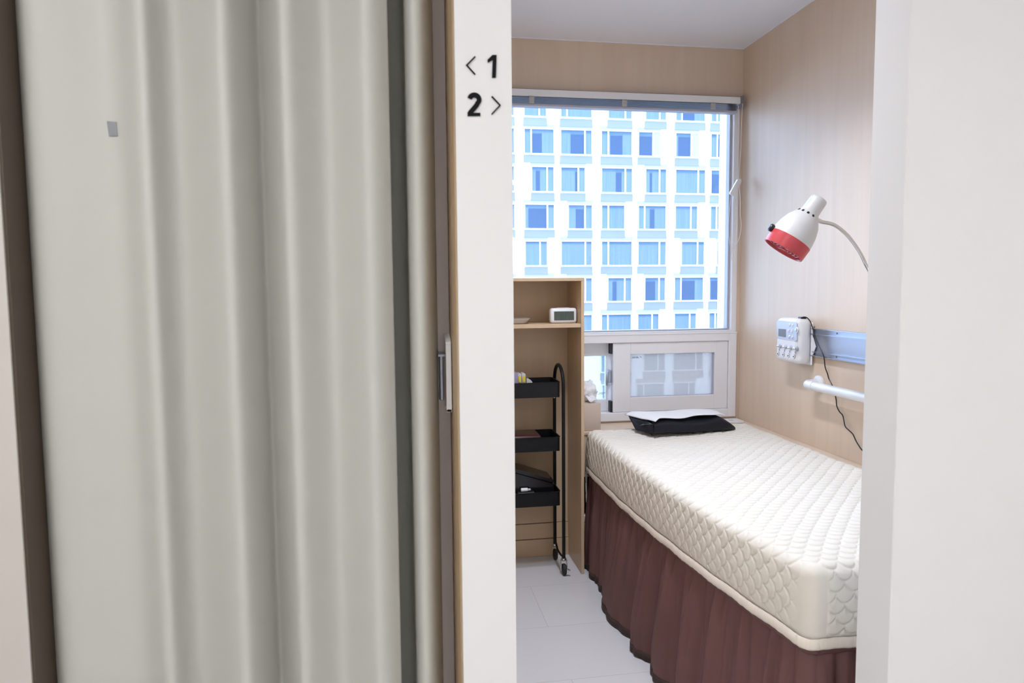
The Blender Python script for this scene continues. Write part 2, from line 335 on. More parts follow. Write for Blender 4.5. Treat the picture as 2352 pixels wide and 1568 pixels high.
MB().tube(smooth_path(lp), 0.0014, 6).build('pull_cord', 'white_plastic', bl, smooth=True)

# ------------------------------------------------------------------ building across the street
YO = 60.0
fb = thing('office_building', (20, YO, -14), 'white high-rise with a grid of blue windows seen through the upper window', 'building')
MB().box((-14, YO, -16), (36.3, YO+12, 34)).build('wall', 'facade', fb)
def c2p(x, y): return x/3.564+1160, y/3.564+180
def c3p(x, y): return x/3.92+1160, y/3.92+600
cellsA = {}
def facade_row(ztop, zbot, cells, pale=(), gaps=None):
    gaps = gaps or {}
    for i, (xl, xr, xm) in enumerate(cells):
        X0, X1 = xl, xr
        win = MB()
        t = 0.07; yf = YO-0.10
        win.box((X0, yf, zbot), (X0+t, YO, ztop)); win.box((X1-t, yf, zbot), (X1, YO, ztop))
        win.box((X0, yf-.05, zbot-.10), (X1, YO, zbot)); win.box((X0, yf-.12, ztop), (X1, YO, ztop+.09))
        win.box((xm-.06, yf, zbot), (xm+.06, YO, ztop))
        wo = win.build('window', 'fframe', fb)
        MB().box((X0+t, YO-.03, zbot), (X1-t, YO-.001, ztop)).build('pane', 'fglass', wo)
        rnd = random.Random(int(X0*10)*31+int(ztop*10))
        big = (xm+.06, X1-t) if (X1-xm) > (xm-X0) else (X0+t, xm-.06)
        small = (X0+t, xm-.06) if big[0] > xm else (xm+.06, X1-t)
        zt = ztop-0.20-.08*rnd.random(); yy = YO-.045
        if i in pale: MB().box((small[0], yy-.1, zbot), (small[1], yy, ztop)).build('casement', 'fpale', wo)
        else: MB().box((small[0], yy, zbot), (small[1], yy+.01, zt)).build('curtain', 'fcurt', wo)
        if i in gaps:
            g0, g1 = max(gaps[i][0], big[0]), min(gaps[i][1], big[1])
            if g0-big[0] > .08: MB().box((big[0], yy, zbot), (g0, yy+.01, zt)).build('curtain', 'fcurt', wo)
            if big[1]-g1 > .08: MB().box((g1, yy, zbot), (big[1], yy+.01, zt)).build('curtain', 'fcurt', wo)
            MB().box((g0, YO-.035, zbot), (g1, YO-.028, zt-.1)).build('gap', 'fdark', wo)
        else:
            MB().box((big[0], yy, zbot), (big[1], yy+.01, zt)).build('curtain', 'fcurt', wo)
        MB().box((X0-.06, YO-.02, ztop+.10), (X1+.06, YO, ztop+.46)).build('lintel', 'flintel', fb)
        MB().box((X0-.03, YO-.06, zbot-.80), (X1+.03, YO, zbot-.14)).build('spandrel', 'spandrel', fb)
def row2(yt, yb, refx, cells, f=c2p, pale=(), gaps={}):
    zt = atY(*f(refx, yt), YO).z; zb = atY(*f(refx, yb), YO).z
    out = []
    for xl, xr, xm in cells:
        ym = (yt+yb)/2; out.append(tuple(atY(*f(x, ym), YO).x for x in (xl, xr, xm)))
    x1 = out[0][1]
    out += [(x1-2.6-3.45*k, x1-3.45*k, x1-(0.6 if k % 2 else 1.9)-3.45*k) for k in (1, 2, 3)]
    gp = {k: tuple(atY(*f(x, ym), YO).x for x in v) for k, v in gaps.items()}
    facade_row(zt, zb, out, pale, gp); return zt, zb
row2(115, 310, 245, [(-120, 75, -40), (150, 340, 278), (450, 712, 505), (840, 1040, 983), (1145, 1322, 1265), (1393, 1640, 1447), (1683, 1828, 1735)], gaps={5: (1455, 1550)})
row2(418, 615, 277, [(-120, 78, -40), (152, 402, 212), (450, 712, 652), (783, 1040, 843), (1087, 1272, 1210), (1392, 1585, 1523), (1680, 1825, 1735)], pale=(4, 5), gaps={1: (222, 300), 2: (535, 645), 3: (860, 960), 4: (1095, 1200), 5: (1415, 1515), 6: (1740, 1790)})
row2(727, 925, 307, [(-120, 78, 0), (213, 402, 343), (452, 657, 598), (785, 1043, 982), (1145, 1322, 1262), (1390, 1640, 1578), (1680, 1820, 1790)], gaps={1: (250, 285), 2: (572, 594), 3: (905, 953), 4: (1183, 1202), 6: (1690, 1780)})
row2(1035, 1228, 280, [(-120, 82, 0), (157, 405, 345), (513, 715, 653), (785, 980, 843), (1085, 1318, 1140), (1387, 1575, 1518), (1675, 1813, 1728)], gaps={1: (190, 338), 2: (577, 643), 4: (1183, 1222)})
zt5, zb5 = row2(1335, 1530, 255, [(-120, 30, -40), (160, 348, 285), (455, 712, 655), (785, 1040, 843), (1083, 1318, 1260), (1437, 1630, 1572), (1728, 1812, 1805)], gaps={6: (1735, 1800)})
row2(150, 357, 1030, [(180, 440, 240), (560, 785, 720), (920, 1140, 1075), (1252, 1443, 1383), (1518, 1785, 1580), (1832, 1988, 1955)], c3p, gaps={2: (965, 1003), 3: (1262, 1350), 4: (1590, 1705), 5: (1850, 1910)})
row2(478, 685, 1000, [(180, 440, 380), (500, 785, 560), (862, 1137, 923), (1188, 1385, 1320), (1517, 1720, 1658), (1828, 1985, 1887)], c3p)
row2(805, 980, 1345, [(180, 440, 240), (500, 700, 640), (860, 1130, 960), (1245, 1440, 1375), (1510, 1780, 1715), (1840, 1985, 1850)], c3p)
row2(1100, 1300, 1345, [(180, 440, 240), (560, 785, 700), (870, 1130, 960), (1180, 1430, 1245), (1510, 1710, 1650), (1845, 1985, 1930)], c3p)
row2(1425, 1625, 1345, [(500, 785, 700), (870, 1130, 960), (1240, 1440, 1375), (1510, 1780, 1580), (1830, 1985, 1890)], c3p)
# pale lintel strips across the facade above the window rows
MB().box((-40, 20, -16.4), (60, 90, -16.0)).build('street', 'lintel').__setitem__('kind', 'structure')

# ------------------------------------------------------------------ built-in ledge round the bed
lg = thing('wooden_ledge', (1.2, 3.1, 0), 'pale wooden boxed ledge under the window and along the right wall behind the bed', 'ledge')
MB().box((0.797, 3.028, 0.608), (XW-.001, YB-.001, 0.622), 0.0015, 1).box((1.606, 1.36, 0.608), (XW-.001, 3.028, 0.622), 0.0015, 1).build('top_board', 'wood', lg)
MB().box((0.797, 3.034, 0.413), (1.60, 3.05, 0.608)).build('front_panel', 'wood', lg)
MB().box((0.797, 3.034, 0.006), (1.60, 3.05, 0.195)).build('lower_panel', 'wood', lg)
MB().box((0.797, 3.12, 0.006), (1.60, 3.13, 0.413)).build('recess_back', 'recess_shade', lg)  # board coloured near-black for the shade inside the ledge gap
MB().box((1.615, 1.37, 0.005), (XW-.001, 3.03, 0.608)).build('side_panel', 'wood', lg)
pk = MB().box((0.805, 3.036, 0.195), (0.850, 3.075, 0.232), 0.008, 3).build('plastic_pouch', 'white_plastic', smooth=True)
tag(pk, 'small white plastic item in the dark gap under the ledge beside the bed skirt', 'plastic item')
pt = thing('wall_plate', (1.58, 3.09, 0.622), 'thin white switch plate lying on the wooden ledge in the window corner', 'plate')
MB().box((1.535, 3.075, 0.6225), (1.625, 3.150, 0.632), 0.002, 1).build('body', 'white_plastic', pt)
MB().box((1.565, 3.10, 0.632), (1.585, 3.115, 0.634)).build('button', 'cream', pt)

# ------------------------------------------------------------------ tissue box on the ledge
tb = thing('tissue_box', (0.845, 3.10, 0.622), 'beige cube tissue box with a white tissue, on the ledge beside the shelf', 'tissue box')
MB().box((0.797, 3.045, 0.6225), (0.9045, 3.160, 0.750), 0.004, 2).build('box', 'beige', tb, smooth=True)
def blob_tissue():
    P = []
    for i in range(31):
        v = i/30; row = []
        for j in range(49):
            a = 2*PI*j/48; d = Vector((math.cos(a)*math.sin(v*PI), math.sin(a)*math.sin(v*PI), -math.cos(v*PI)))
            n_ = noise.noise(d*2.1+Vector((4, 1, 2))); cr = abs(noise.noise(d*3.6+Vector((1, 7, 3))))
            r = 1+.35*n_-.30*cr
            row.append((0.858+d.x*.043*r, 3.105+d.y*.030*r, 0.797+d.z*.050*r))
        P.append(row)
    return MB().grid(P)
blob_tissue().build('tissue', 'tissue', tb, smooth=True, angle=60, doubles=True)
MB().grid([[(0.835+0.010*i+.003*j, 3.078-0.008*j, 0.780-0.0012*j*j*(1+.5*math.sin(i*1.6))+0.004*math.sin(i*2.2)) for i in range(5)] for j in range(5)]).build('tissue_corner', 'tissue', tb, smooth=True, solid=0.0008)

# ------------------------------------------------------------------ open shelf unit
sh = thing('open_shelf', (0.5, 3.07, 0), 'tall pale wooden open shelf unit between the partition and the window', 'shelf')
YS0, YS1 = 2.93, 3.186
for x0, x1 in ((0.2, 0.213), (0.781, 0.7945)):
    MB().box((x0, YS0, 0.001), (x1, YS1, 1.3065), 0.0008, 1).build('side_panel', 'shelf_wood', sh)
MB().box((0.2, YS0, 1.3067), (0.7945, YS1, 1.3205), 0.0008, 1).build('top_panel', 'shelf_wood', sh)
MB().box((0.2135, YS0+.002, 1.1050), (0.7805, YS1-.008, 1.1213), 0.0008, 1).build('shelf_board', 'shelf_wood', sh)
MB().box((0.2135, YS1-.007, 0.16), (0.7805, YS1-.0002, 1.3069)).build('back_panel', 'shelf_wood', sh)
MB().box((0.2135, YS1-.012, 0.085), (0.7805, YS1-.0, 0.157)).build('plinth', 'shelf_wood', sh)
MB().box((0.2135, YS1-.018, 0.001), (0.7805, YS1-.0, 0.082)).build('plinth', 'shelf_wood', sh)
# clock
ck = thing('digital_clock', (0.722, 3.0, 1.1215), 'white digital clock with rounded corners and dark screen, on the shelf board', 'clock')
g = MB().box((0.657, 2.985, 1.1217), (0.777, 3.025, 1.1885), 0.012, 4); g.build('body', 'white_plastic', ck, smooth=True, angle=50)
MB().box((0.673, 2.9835, 1.1345), (0.763, 2.986, 1.174), 0.001, 1).build('screen', 'lcd_green', ck)
MB().box((0.69, 2.995, 1.1875), (0.745, 3.012, 1.1905), 0.001, 1).build('snooze_bar', 'cream', ck)
# steel dish
g = MB(); P = []
def dish(cx, cy, z0, prof):
    P = []
    for (rx, ry, z) in prof:
        P.append([(cx+rx*math.copysign(abs(math.cos(a))**.5, math.cos(a)), cy+ry*math.copysign(abs(math.sin(a))**.5, math.sin(a)), z0+z) for a in [2*PI*k/40 for k in range(41)]])
    return MB().grid(P)
ds = dish(0.49, 3.03, 1.1216, [(0.0, 0.0, .0008), (.055, .045, .0005), (.062, .05, .003), (.073, .058, .018), (.079, .065, .0225), (.079, .065, .0235), (.072, .057, .021), (.060, .048, .004), (0, 0, .003)]).build('steel_dish', 'steel', smooth=True, angle=50, doubles=True)
tag(ds, 'shallow metal dish with flared rim left of the digital clock on the shelf', 'dish')

# ------------------------------------------------------------------ trolley
tr = thing('trolley', (0.52, 3.03, 0), 'black three-tier metal trolley on castors standing inside the open shelf', 'trolley')
def tier(z0, z1):
    mb = MB(); x0, x1, y0, y1 = 0.345, 0.690, 2.945, 3.118; r = 0.014; t = 0.0025; rr = []
    def rect(dx, z):
        out = []
        for cx, cy, a0 in ((x1-r, y1-r, 0), (x0+r, y1-r, 90), (x0+r, y0+r, 180), (x1-r, y0+r, 270)):
            for k in range(6):
                a = math.radians(a0+k*18); out.append((cx+(r+dx)*math.cos(a), cy+(r+dx)*math.sin(a), z))
        out.append(out[0]); return out
    mb.grid([rect(-.012, z0+.001), rect(0, z0+.001), rect(0, z1), rect(.002, z1+.001), rect(.002, z1+.003), rect(-.003, z1+.003), rect(-.003, z0+.005), rect(-.012, z0+.005)])
    ob = mb.build('tray', 'black_metal', tr, smooth=True, angle=40, doubles=True)
    MB().box((x0+.003, y0+.003, z0+.0005), (x1-.003, y1-.003, z0+.004)).build('tray_bottom', 'black_metal', ob)
    g = MB()
    for yy in (y0+.03, y1-.03):
        g.cyl((x1-.02, yy, z0-.006), (x1-.02, yy, z0), .004, 8)
    g.build('bolt', 'chrome', ob)
TZ = [(0.799, 0.864), (0.560, 0.621), (0.314, 0.376)]
for a, c in TZ: tier(a, c)
for x in (0.3335, 0.7035):
    pts = [(x, 2.942, 0.075), (x, 2.942, 0.60), (x, 2.942, 0.845)]
    for k in range(1, 12):
        a = PI*k/12; pts.append((x, 3.031-0.089*math.cos(a), 0.845+0.088*math.sin(a)))
    pts += [(x, 3.12, 0.845), (x, 3.12, 0.6), (x, 3.12, 0.075)]
    MB().tube(pts, 0.0078, 12).build('frame', 'black_metal', tr, smooth=True)
    MB().tube(smooth_path([(x-.004, 3.112, 0.125), (x-.003, 3.10, 0.105), (x-.003, 3.06, .075), (x-.003, 2.99, .073), (x-.003, 2.945, 0.082)], 5), 0.0045, 8).build('crossbar', 'black_metal', tr, smooth=True)
    for yy in (2.942, 3.12):
        fk = MB(); fk.lathe((x, yy, 0.078), (0, 0, -1), [(0, .006), (.002, .011), (.009, .013), (.013, .011)], 16)
        for s in (-1, 1):
            fk.prism([(x+s*.0125, yy-.010, .066), (x+s*.0125, yy+.012, .066), (x+s*.0125, yy+.006, .020), (x+s*.0125, yy-.008, .020)], (s*.0015, 0, 0))
        fk = fk.build('castor_fork', 'chrome', tr)
        wh = MB().lathe((x-.009, yy-.004, .0255), (1, 0, 0), [(0, .012), (.001, .022), (.003, .0245), (.009, .0255), (.015, .0245), (.017, .022), (.018, .012)], 28).build('wheel', 'rubber', fk, smooth=True)
        if yy < 3: MB().prism([(x+.006, yy-.012, .034), (x+.022, yy-.020, .030), (x+.024, yy-.020, .026), (x+.006, yy-.012, .028)], (0, -.014, 0)).build('brake_lever', 'chrome', fk)
# things on the trolley
tz = TZ[0][0]+.005
g = MB().box((0.455, 2.965, tz), (0.508, 3.02, tz+.105), 0.004, 2).build('packet', 'lilac'); tag(g, 'lilac plastic packet on the top tier of the trolley, against the partition edge', 'packet')
for i, x in enumerate((0.5155, 0.5345)):
    t = thing('ampoule_pack', (x, 2.99, tz), ('clear pack with yellow label on the trolley, next to the lilac packet', 'clear pack with yellow label on the trolley, next to the white sachet')[i], 'packet', 'yellow labelled packs on the trolley')
    g = MB(); g.prism([(x-.008, 2.975, tz), (x+.008, 2.975, tz), (x+.008, 2.978, tz+.098), (x, 2.978, tz+.103), (x-.009, 2.978, tz+.100)], (0, .035, 0)); g.build('wrap', 'clear', t)
    MB().prism([(x-.0055, 2.9725, tz+.063), (x+.0055, 2.9725, tz+.063), (x+.0055, 2.9735, tz+.090), (x-.0055, 2.9735, tz+.088)], (0, .001, 0)).build('label_band', 'yellow', t)
g = MB().prism([(0.546, 2.972, tz), (0.572, 2.972, tz), (0.572, 2.975, tz+.062), (0.566, 2.975, tz+.070), (0.555, 2.975, tz+.078), (0.546, 2.975, tz+.078)], (0, .02, 0)).build('sachet', 'clear'); tag(g, 'small white sachet at the right of the packs on the top trolley tier', 'sachet')
tz = TZ[1][0]+.005
g = MB().box((0.38, 2.955, tz), (0.607, 3.10, tz+.066), 0.008, 3).build('lacquer_box', 'maroon', smooth=True); tag(g, 'dark maroon lacquered box on the middle tier of the trolley', 'box')
tz = TZ[2][0]+.005
bn = thing('plastic_bin', (0.5, 3.03, tz), 'glossy black plastic bin with a sloping lid on the lowest trolley tier', 'bin')
g = MB().prism([(0.375, 2.985, tz), (0.66, 2.985, tz), (0.672, 2.985, .392), (0.670, 2.985, .408), (0.375, 2.985, .505)], (0, .125, 0)); 
bmesh.ops.bevel(g.bm, geom=list(g.bm.edges), offset=.006, segments=3, affect='EDGES'); g.build('body', 'black_gloss', bn, smooth=True)
g = MB().prism([(0.37, 2.98, .506), (0.37, 2.98, .514), (0.55, 2.98, .464), (0.664, 2.98, .424), (0.676, 2.98, .408), (0.670, 2.98, .4095)], (0, .13, 0)); g.build('lid', 'black_gloss', bn)
tu = thing('ointment_tube', (0.53, 2.965, tz), 'small white tube lying in front of the black bin on the lowest tier', 'tube')
MB().lathe((0.515, 2.967, .388), (1, 0, 0), [(0, .006), (.002, .0085), (.03, .0085), (.032, .006)], 16).build('body', 'white_plastic', tu, smooth=True)
MB().lathe((0.5475, 2.967, .388), (1, 0, 0), [(0, .006), (.011, .005)], 12).build('cap', 'clear', tu, smooth=True)
# crossbeam carrying the tube: small black carton under it
g = MB().box((0.50, 2.952, tz), (0.575, 2.981, .3785), .002, 1).build('carton', 'black'); tag(g, 'low black carton under the small white tube on the lowest trolley tier', 'box')

# ------------------------------------------------------------------ bed
XR = 1.600; YN = 1.408; YFAR = 3.008; ZT = 0.635; RB = 0.030; ZR = 0.452
yk = np.array([1.40, 1.49, 1.66, 1.88, 2.19, 2.5, 3.02]); xk = np.array([.912, .899, .876, .853, .833, .822, .830])
def XL(y): return np.interp(y, yk, xk)
bed = thing('treatment_bed', (1.22, 2.2, 0), 'treatment bed with cream quilted mattress cover and gathered brown skirt, below the window', 'bed')
def quilt_h(u, v):
    w_, h_ = 0.051, 0.0255
    vv = v/h_; j = np.floor(vv)
    def arc(u, j):
        uc = (np.mod(u/w_ + 0.5*np.mod(j, 2) + 0.5, 1)-0.5)*2   # -1..1 from centre of this row's scale
        return j + np.sqrt(np.clip(1-uc*uc, 0, 1))
    a0 = arc(u, j); a1 = arc(u, j-1); a2 = arc(u, j+1)
    lo = np.where(vv >= a0, a0, a1); hi = np.where(vv >= a0, a2, a0)
    T = np.maximum(hi-lo, 1e-3); t = np.clip((vv-lo)/T, 0, 1)
    # flat padded scales between thin stitched creases, swelling a little towards the rounded lip
    dm = np.minimum(vv-lo, hi-vv)*h_*0.85
    return 0.85*(0.0042*(1-np.exp(-np.maximum(dm, 0)/0.0028))+0.0030*t*(1-np.exp(-np.maximum(dm, 0)/0.0012)))*np.clip(T/0.35, 0, 1)
def bed_profile(t):
    phi = np.clip(t/RB, 0, PI/2); over = np.maximum(t-RB*PI/2, 0)
    rad = RB*np.sin(phi)+0.004*np.sin(np.clip(over/0.15, 0, 1)*PI); dz = -RB*(1-np.cos(phi))-over
    return rad, dz, phi
Wc = XR-.83-2*RB; Lc = YFAR-YN-2*RB; D = (ZT-ZR)-RB+RB*PI/2
def warp(P):
    x, y, z = P[..., 0], P[..., 1], P[..., 2]
    k = np.clip((XR-x)/(XR-.83), 0, 1.05)
    x2 = x+(XL(y)-.83)*k
    inn = np.clip((x-.83)/.12, 0, 1)*np.clip((XR-x)/.12, 0, 1)*np.clip((y-YN)/.12, 0, 1)
    z2 = z+inn*(0.004*np.sin(x*5.1+y*2.3)+0.003*np.sin(y*7-x*3))+0.0015*np.sin(y*23+x*9)*(z > .5)
    return np.stack([x2, y, z2], -1)
def np_mesh(name, grids, m, parent):
    vs, fs, off = [], [], 0
    for G in grids:
        a, b_ = G.shape[:2]; vs.append(G.reshape(-1, 3)); idx = np.arange(a*b_).reshape(a, b_)+off
        fs.append(np.stack([idx[:-1, :-1], idx[:-1, 1:], idx[1:, 1:], idx[1:, :-1]], -1).reshape(-1, 4)); off += a*b_
    V = np.concatenate(vs); F = np.concatenate(fs)
    me = bpy.data.meshes.new(name); me.from_pydata(V.tolist(), [], F.tolist()); me.update()
    bm = bmesh.new(); bm.from_mesh(me); bmesh.ops.remove_doubles(bm, verts=bm.verts, dist=2e-4); bmesh.ops.recalc_face_normals(bm, faces=bm.faces); bm.to_mesh(me); bm.free()
    me.polygons.foreach_set('use_smooth', [True]*len(me.polygons)); me.materials.append(M[m])
    ob = bpy.data.objects.new(name, me); COL.objects.link(ob); ob.parent = parent; ob.matrix_parent_inverse = Matrix.Translation(parent_loc(parent)).inverted()
    return ob
def surf(avals, bvals):
    a, b_ = np.meshgrid(avals, bvals, indexing='ij')       # a: across from left tangent line, b: along from near tangent line
    tl = np.maximum(-a, 0); tr_ = np.maximum(a-Wc, 0); tn = np.maximum(-b_, 0); tf = np.maximum(b_-Lc, 0)
    cx = .83+RB+np.clip(a, 0, Wc); cyy = YN+RB+np.clip(b_, 0, Lc)
    rl, dl, pl_ = bed_profile(tl); rr_, d2, p2 = bed_profile(tr_); rn, dn, pn = bed_profile(tn); rf, d3, p3 = bed_profile(tf)
    x = cx-rl+rr_; y = cyy-rn+rf; z = ZT+dl+d2+dn+d3
    nx = -np.sin(pl_)+np.sin(p2); ny = -np.sin(pn)+np.sin(p3); nz = np.cos(np.maximum.reduce([pl_, p2, pn, p3]))
    nl = np.sqrt(nx*nx+ny*ny+nz*nz); h = quilt_h(a+0.011, -b_+5.0)
    cn = np.sqrt(np.clip(a+.005, 0, 9)**2+np.clip(b_+.005, 0, 9)**2)
    h = h*np.clip((np.maximum(cn, np.maximum(a-0.02, b_-0.035))-0.004)/0.03, 0, 1)
    h = np.where((b_ <= 0) & (a < .02), h*0, h)*np.clip((D-np.maximum(tl, tn)-.016)/.012, 0, 1)
    x = x+nx/nl*h; y = y+ny/nl*h; z = z+nz/nl*h
    return warp(np.stack([x, y, z], -1))
st = 0.0024
av = np.concatenate([np.linspace(-D, 0, int(D/st)), np.linspace(0, Wc, int(Wc/st))[1:], np.linspace(Wc, Wc+.10, 24)[1:]])
bv = np.concatenate([np.linspace(0, Lc, int(Lc/st)), np.linspace(Lc, Lc+D, 40)[1:]])
G1 = surf(av, bv)
G2 = surf(av[av >= -1e-9], np.linspace(-D, 0, int(D/st)))
tt = -np.linspace(-D, 0, int(D/st)); th = np.linspace(0, PI/2, 12)
rr2, dd2, _ = bed_profile(tt)
T2, TH = np.meshgrid(rr2, th, indexing='ij'); DD = np.repeat(dd2[:, None], 12, 1)
G3 = warp(np.stack([.83+RB-T2*np.cos(TH), YN+RB-T2*np.sin(TH), ZT+DD], -1))
np_mesh('mattress_cover', [G1, G2, G3], 'quilt', bed)
# perimeter path of the bed (left side back->front, corner, near face)
def perim(inset, n_arc=10, rc=RB, step=.006):
    P = []; y = YFAR-.01
    while y > YN+rc: P.append((float(XL(y))+inset, y, -1.0, 0.0)); y -= step
    x0 = float(XL(YN+rc))
    for k in range(n_arc+1):
        a = PI/2*k/n_arc; P.append((x0+rc-(rc-inset)*math.cos(a), YN+rc-(rc-inset)*math.sin(a), -math.cos(a), -math.sin(a)))
    x = x0+rc
    while x < XR-.01: P.append((x, YN+inset, 0, -1.0)); x += step
    return P
pp = perim(-0.003); rows = []
for z, o in ((ZR+.018, .002), (ZR+.016, .0042), (ZR-.003, .0048), (ZR-.008, .004), (ZR-.006, -.004)):
    rows.append([(x+nx*(o+.0012*math.sin(i*1.1)*math.sin(i*.37)), y+ny*(o+.0012*math.sin(i*1.1)*math.sin(i*.37)), z+.0015*math.sin(i*.21)) for i, (x, y, nx, ny) in enumerate(pp)])
MB().grid(rows).build('cover_hem', 'hem', bed, smooth=True, angle=0)
# skirt
pp = perim(0.010, rc=.035, step=.005)
S = [0]
for a, c in zip(pp, pp[1:]): S.append(S[-1]+math.hypot(c[0]-a[0], c[1]-a[1]))
edges_y = [3.02, 2.90, 2.775, 2.66, 2.33, 2.14, 1.97, 1.80, 1.665, 1.53]
s_corner = S[[i for i, p in enumerate(pp) if p[2] > -.999][0]]
bounds = [YFAR-.01-y for y in edges_y]+[s_corner-.02, s_corner+.09, s_corner+.17, s_corner+.29, s_corner+.42, s_corner+.55, s_corner+.8]
amps = [.020, .028, .028, .052, .046, .042, .038, .036, .032, .030, .026, .022, .028, .03, .03, .03, .03]
def fold(s, f):
    for i in range(len(bounds)-1):
        if bounds[i] <= s < bounds[i+1]:
            t = (s-bounds[i])/(bounds[i+1]-bounds[i]); t2 = t**0.75
            w = abs(math.sin(PI*t2))**0.6
            fine = math.sin(s*95+i*1.7)*.0045*(1-f)**.8+math.sin(s*150+1.3)*.0022*(1-f)**2-.011*math.exp(-((t-.42-.1*math.sin(i*2.1))/.07)**2)*min(1, f*3)*(1-.35*f)-.007*math.exp(-((t-.74)/.06)**2)*min(1, f*3)
            crease = math.sin(PI*t*2.0+i)*.010*min(1, f*2.5)*(1-.4*f)
            return amps[i]*(1.25 if i > 2 else 1)*w*(min(1, f*1.25)**0.8)+fine+crease
    return 0
rows = []; ZK = ZR-.022; nz_ = 36
for k in range(nz_+1):
    f = k/nz_; z = ZK-(ZK-.018)*f; row = []
    for (x, y, nx, ny), s in zip(pp, S):
        o = fold(s, f)+.003*f; lift = 0.012*fold(s+.02, 1)/.04*f
        sh_ = .012*f*math.sin(s*17)
        row.append((x+nx*o, y+ny*o+(sh_ if nx < -.9 else 0), max(z+.0*lift, .016)))
    rows.append(row)
MB().grid(rows).build('skirt', 'skirt', bed, smooth=True, angle=0)
hem_rows = [[(p[0]+q[2]*.0012, p[1]+q[3]*.0012, z) for p, q in zip(rows[-1], pp)] for z in (.030, .005)]
MB().grid(hem_rows).build('skirt_hem', 'skirt_hem', bed, smooth=True, angle=0, solid=.002)
band = [[(x+nx*o, y+ny*o, z) for (x, y, nx, ny) in pp] for z, o in ((ZR-.002, .000), (ZR-.006, .008), (ZR-.020, .0085), (ZR-.024, .005), (ZR-.022, .000))]
MB().grid(band).build('skirt_band', 'skirt', bed, smooth=True, angle=0)
MB().box((.97, 1.52, 0.03), (1.59, 2.98, .44)).build('base_light_block', 'recess_shade', bed)  # unseen dark box added inside the skirt to keep light out

# ------------------------------------------------------------------ black folded cloth bag and white towel
bgk = thing('black_cushion', (1.25, 2.9, 0.64), 'black satin cushion lying under the white towel at the head of the bed', 'cushion')
P = []
nu, nv = 60, 36
for i in range(nu+1):
    u = i/nu; x = 1.062+u*0.395
    taper = min(1, ((1-u)/.20+.04))**.65; lift = 1.0+.10*math.sin(u*9)
    y0 = 2.785+0.012*u*u+.004*math.sin(u*11); y1 = 3.005-.01*u
    row = []
    for j in range(nv+1):
        a = 2*PI*j/nv; ca, sa = math.cos(a), math.sin(a)
        yy = (y0+y1)/2+(y1-y0)/2*math.copysign(abs(ca)**.45, ca)*(0.55+.45*taper)
        hz = .052*taper*lift+.006
        nzv = noise.noise(Vector((u*6, j*.35, 2)))*.004
        zz = .644+hz/2+hz/2*math.copysign(abs(sa)**.6, sa)+nzv*(sa > 0)
        row.append((x, yy, zz))
    P.append(row)
mb = MB().grid(P); mb.build('cover', 'black_cloth', bgk, smooth=True, angle=0, doubles=True)
# open left end: folded grey lining flaps
def sheet(pts4, nu=14, nv=10, amp=.004, seed=0, fall=None):
    a, b_, c, d = [Vector(p) for p in pts4]; P = []
    for i in range(nu+1):
        u = i/nu; row = []
        for j in range(nv+1):
            v = j/nv; p = a*(1-u)*(1-v)+b_*u*(1-v)+c*u*v+d*(1-u)*v
            p = p+Vector((0, 0, noise.noise(Vector((u*3+seed, v*3, seed)))*amp))
            if fall: p = p+fall(u, v)
            row.append(p)
        P.append(row)
    return MB().grid(P)
sheet([(1.020, 3.00, .695), (1.064, 3.00, .702), (1.064, 2.80, .69), (1.040, 2.86, .685)], amp=.006, seed=3, fall=lambda u, v: Vector((0.0, 0, -.03*(1-u)*math.sin(v*PI)))).build('flap', 'grey_cloth', bgk, smooth=True, solid=.0015)
sheet([(1.022, 3.00, .693), (1.020, 2.90, .650), (1.066, 2.79, .650), (1.062, 2.80, .69)], amp=.004, seed=5).build('flap', 'black_cloth', bgk, smooth=True, solid=.0015)
tw = sheet([(1.012, 3.02, .706), (1.455, 3.01, .710), (1.425, 2.850, .7165), (1.068, 2.788, .7165)], 60, 24, .002, 9,
           fall=lambda u, v: Vector((0, .010*math.sin(u*14)*v, (.0022*math.sin(u*10+1)-(.010 if u > .9 else 0)*(u-.9)*10)+(-.012*max(0, (.06-u)/.06))))).build('white_towel', 'towel', smooth=True, angle=0, solid=.003)
tag(tw, 'white towel folded flat on top of the black cushion', 'towel')

# ------------------------------------------------------------------ aluminium rail, grab bar
rl = thing('equipment_rail', (XW, 2.0, 1.04), 'horizontal aluminium equipment rail on the wood wall behind the controller box', 'rail')
def rail_prof(pts): return [(XW-.001-a, 2.579, z) for a, z in pts]
MB().prism([(XW-.001, 2.60, .9955), (XW-.001, 2.60, 1.1065), (XW-.006, 2.60, 1.1065), (XW-.006, 2.60, .9955)], (0, -1.25, 0)).build('back_plate', 'alu', rl)
for z0, z1, dz in ((1.083, 1.1065, 1), (.9955, 1.016, -1)):
    mb = MB()
    if dz > 0: mb.prism([(XW-.006, 2.60, 1.1065), (XW-.018, 2.60, 1.1065), (XW-.018, 2.60, 1.104), (XW-.006, 2.60, 1.104)], (0, -1.25, 0)); mb.prism([(XW-.006, 2.60, 1.085), (XW-.020, 2.60, 1.085), (XW-.020, 2.60, 1.0825), (XW-.006, 2.60, 1.0825)], (0, -1.25, 0))
    else: mb.prism([(XW-.006, 2.60, .998), (XW-.020, 2.60, .998), (XW-.020, 2.60, .9955), (XW-.006, 2.60, .9955)], (0, -1.25, 0)); mb.prism([(XW-.006, 2.60, 1.0135), (XW-.016, 2.60, 1.0135), (XW-.016, 2.60, 1.011), (XW-.006, 2.60, 1.011)], (0, -1.25, 0))
    mb.build('flange', 'alu', rl)
g = MB()
for y in (2.42, 2.1, 1.8):
    for z in (1.0945, 1.0045): g.cyl((XW-.0075, y, z), (XW-.006, y, z), .0035, 10)
g.build('screw', 'slat', rl)
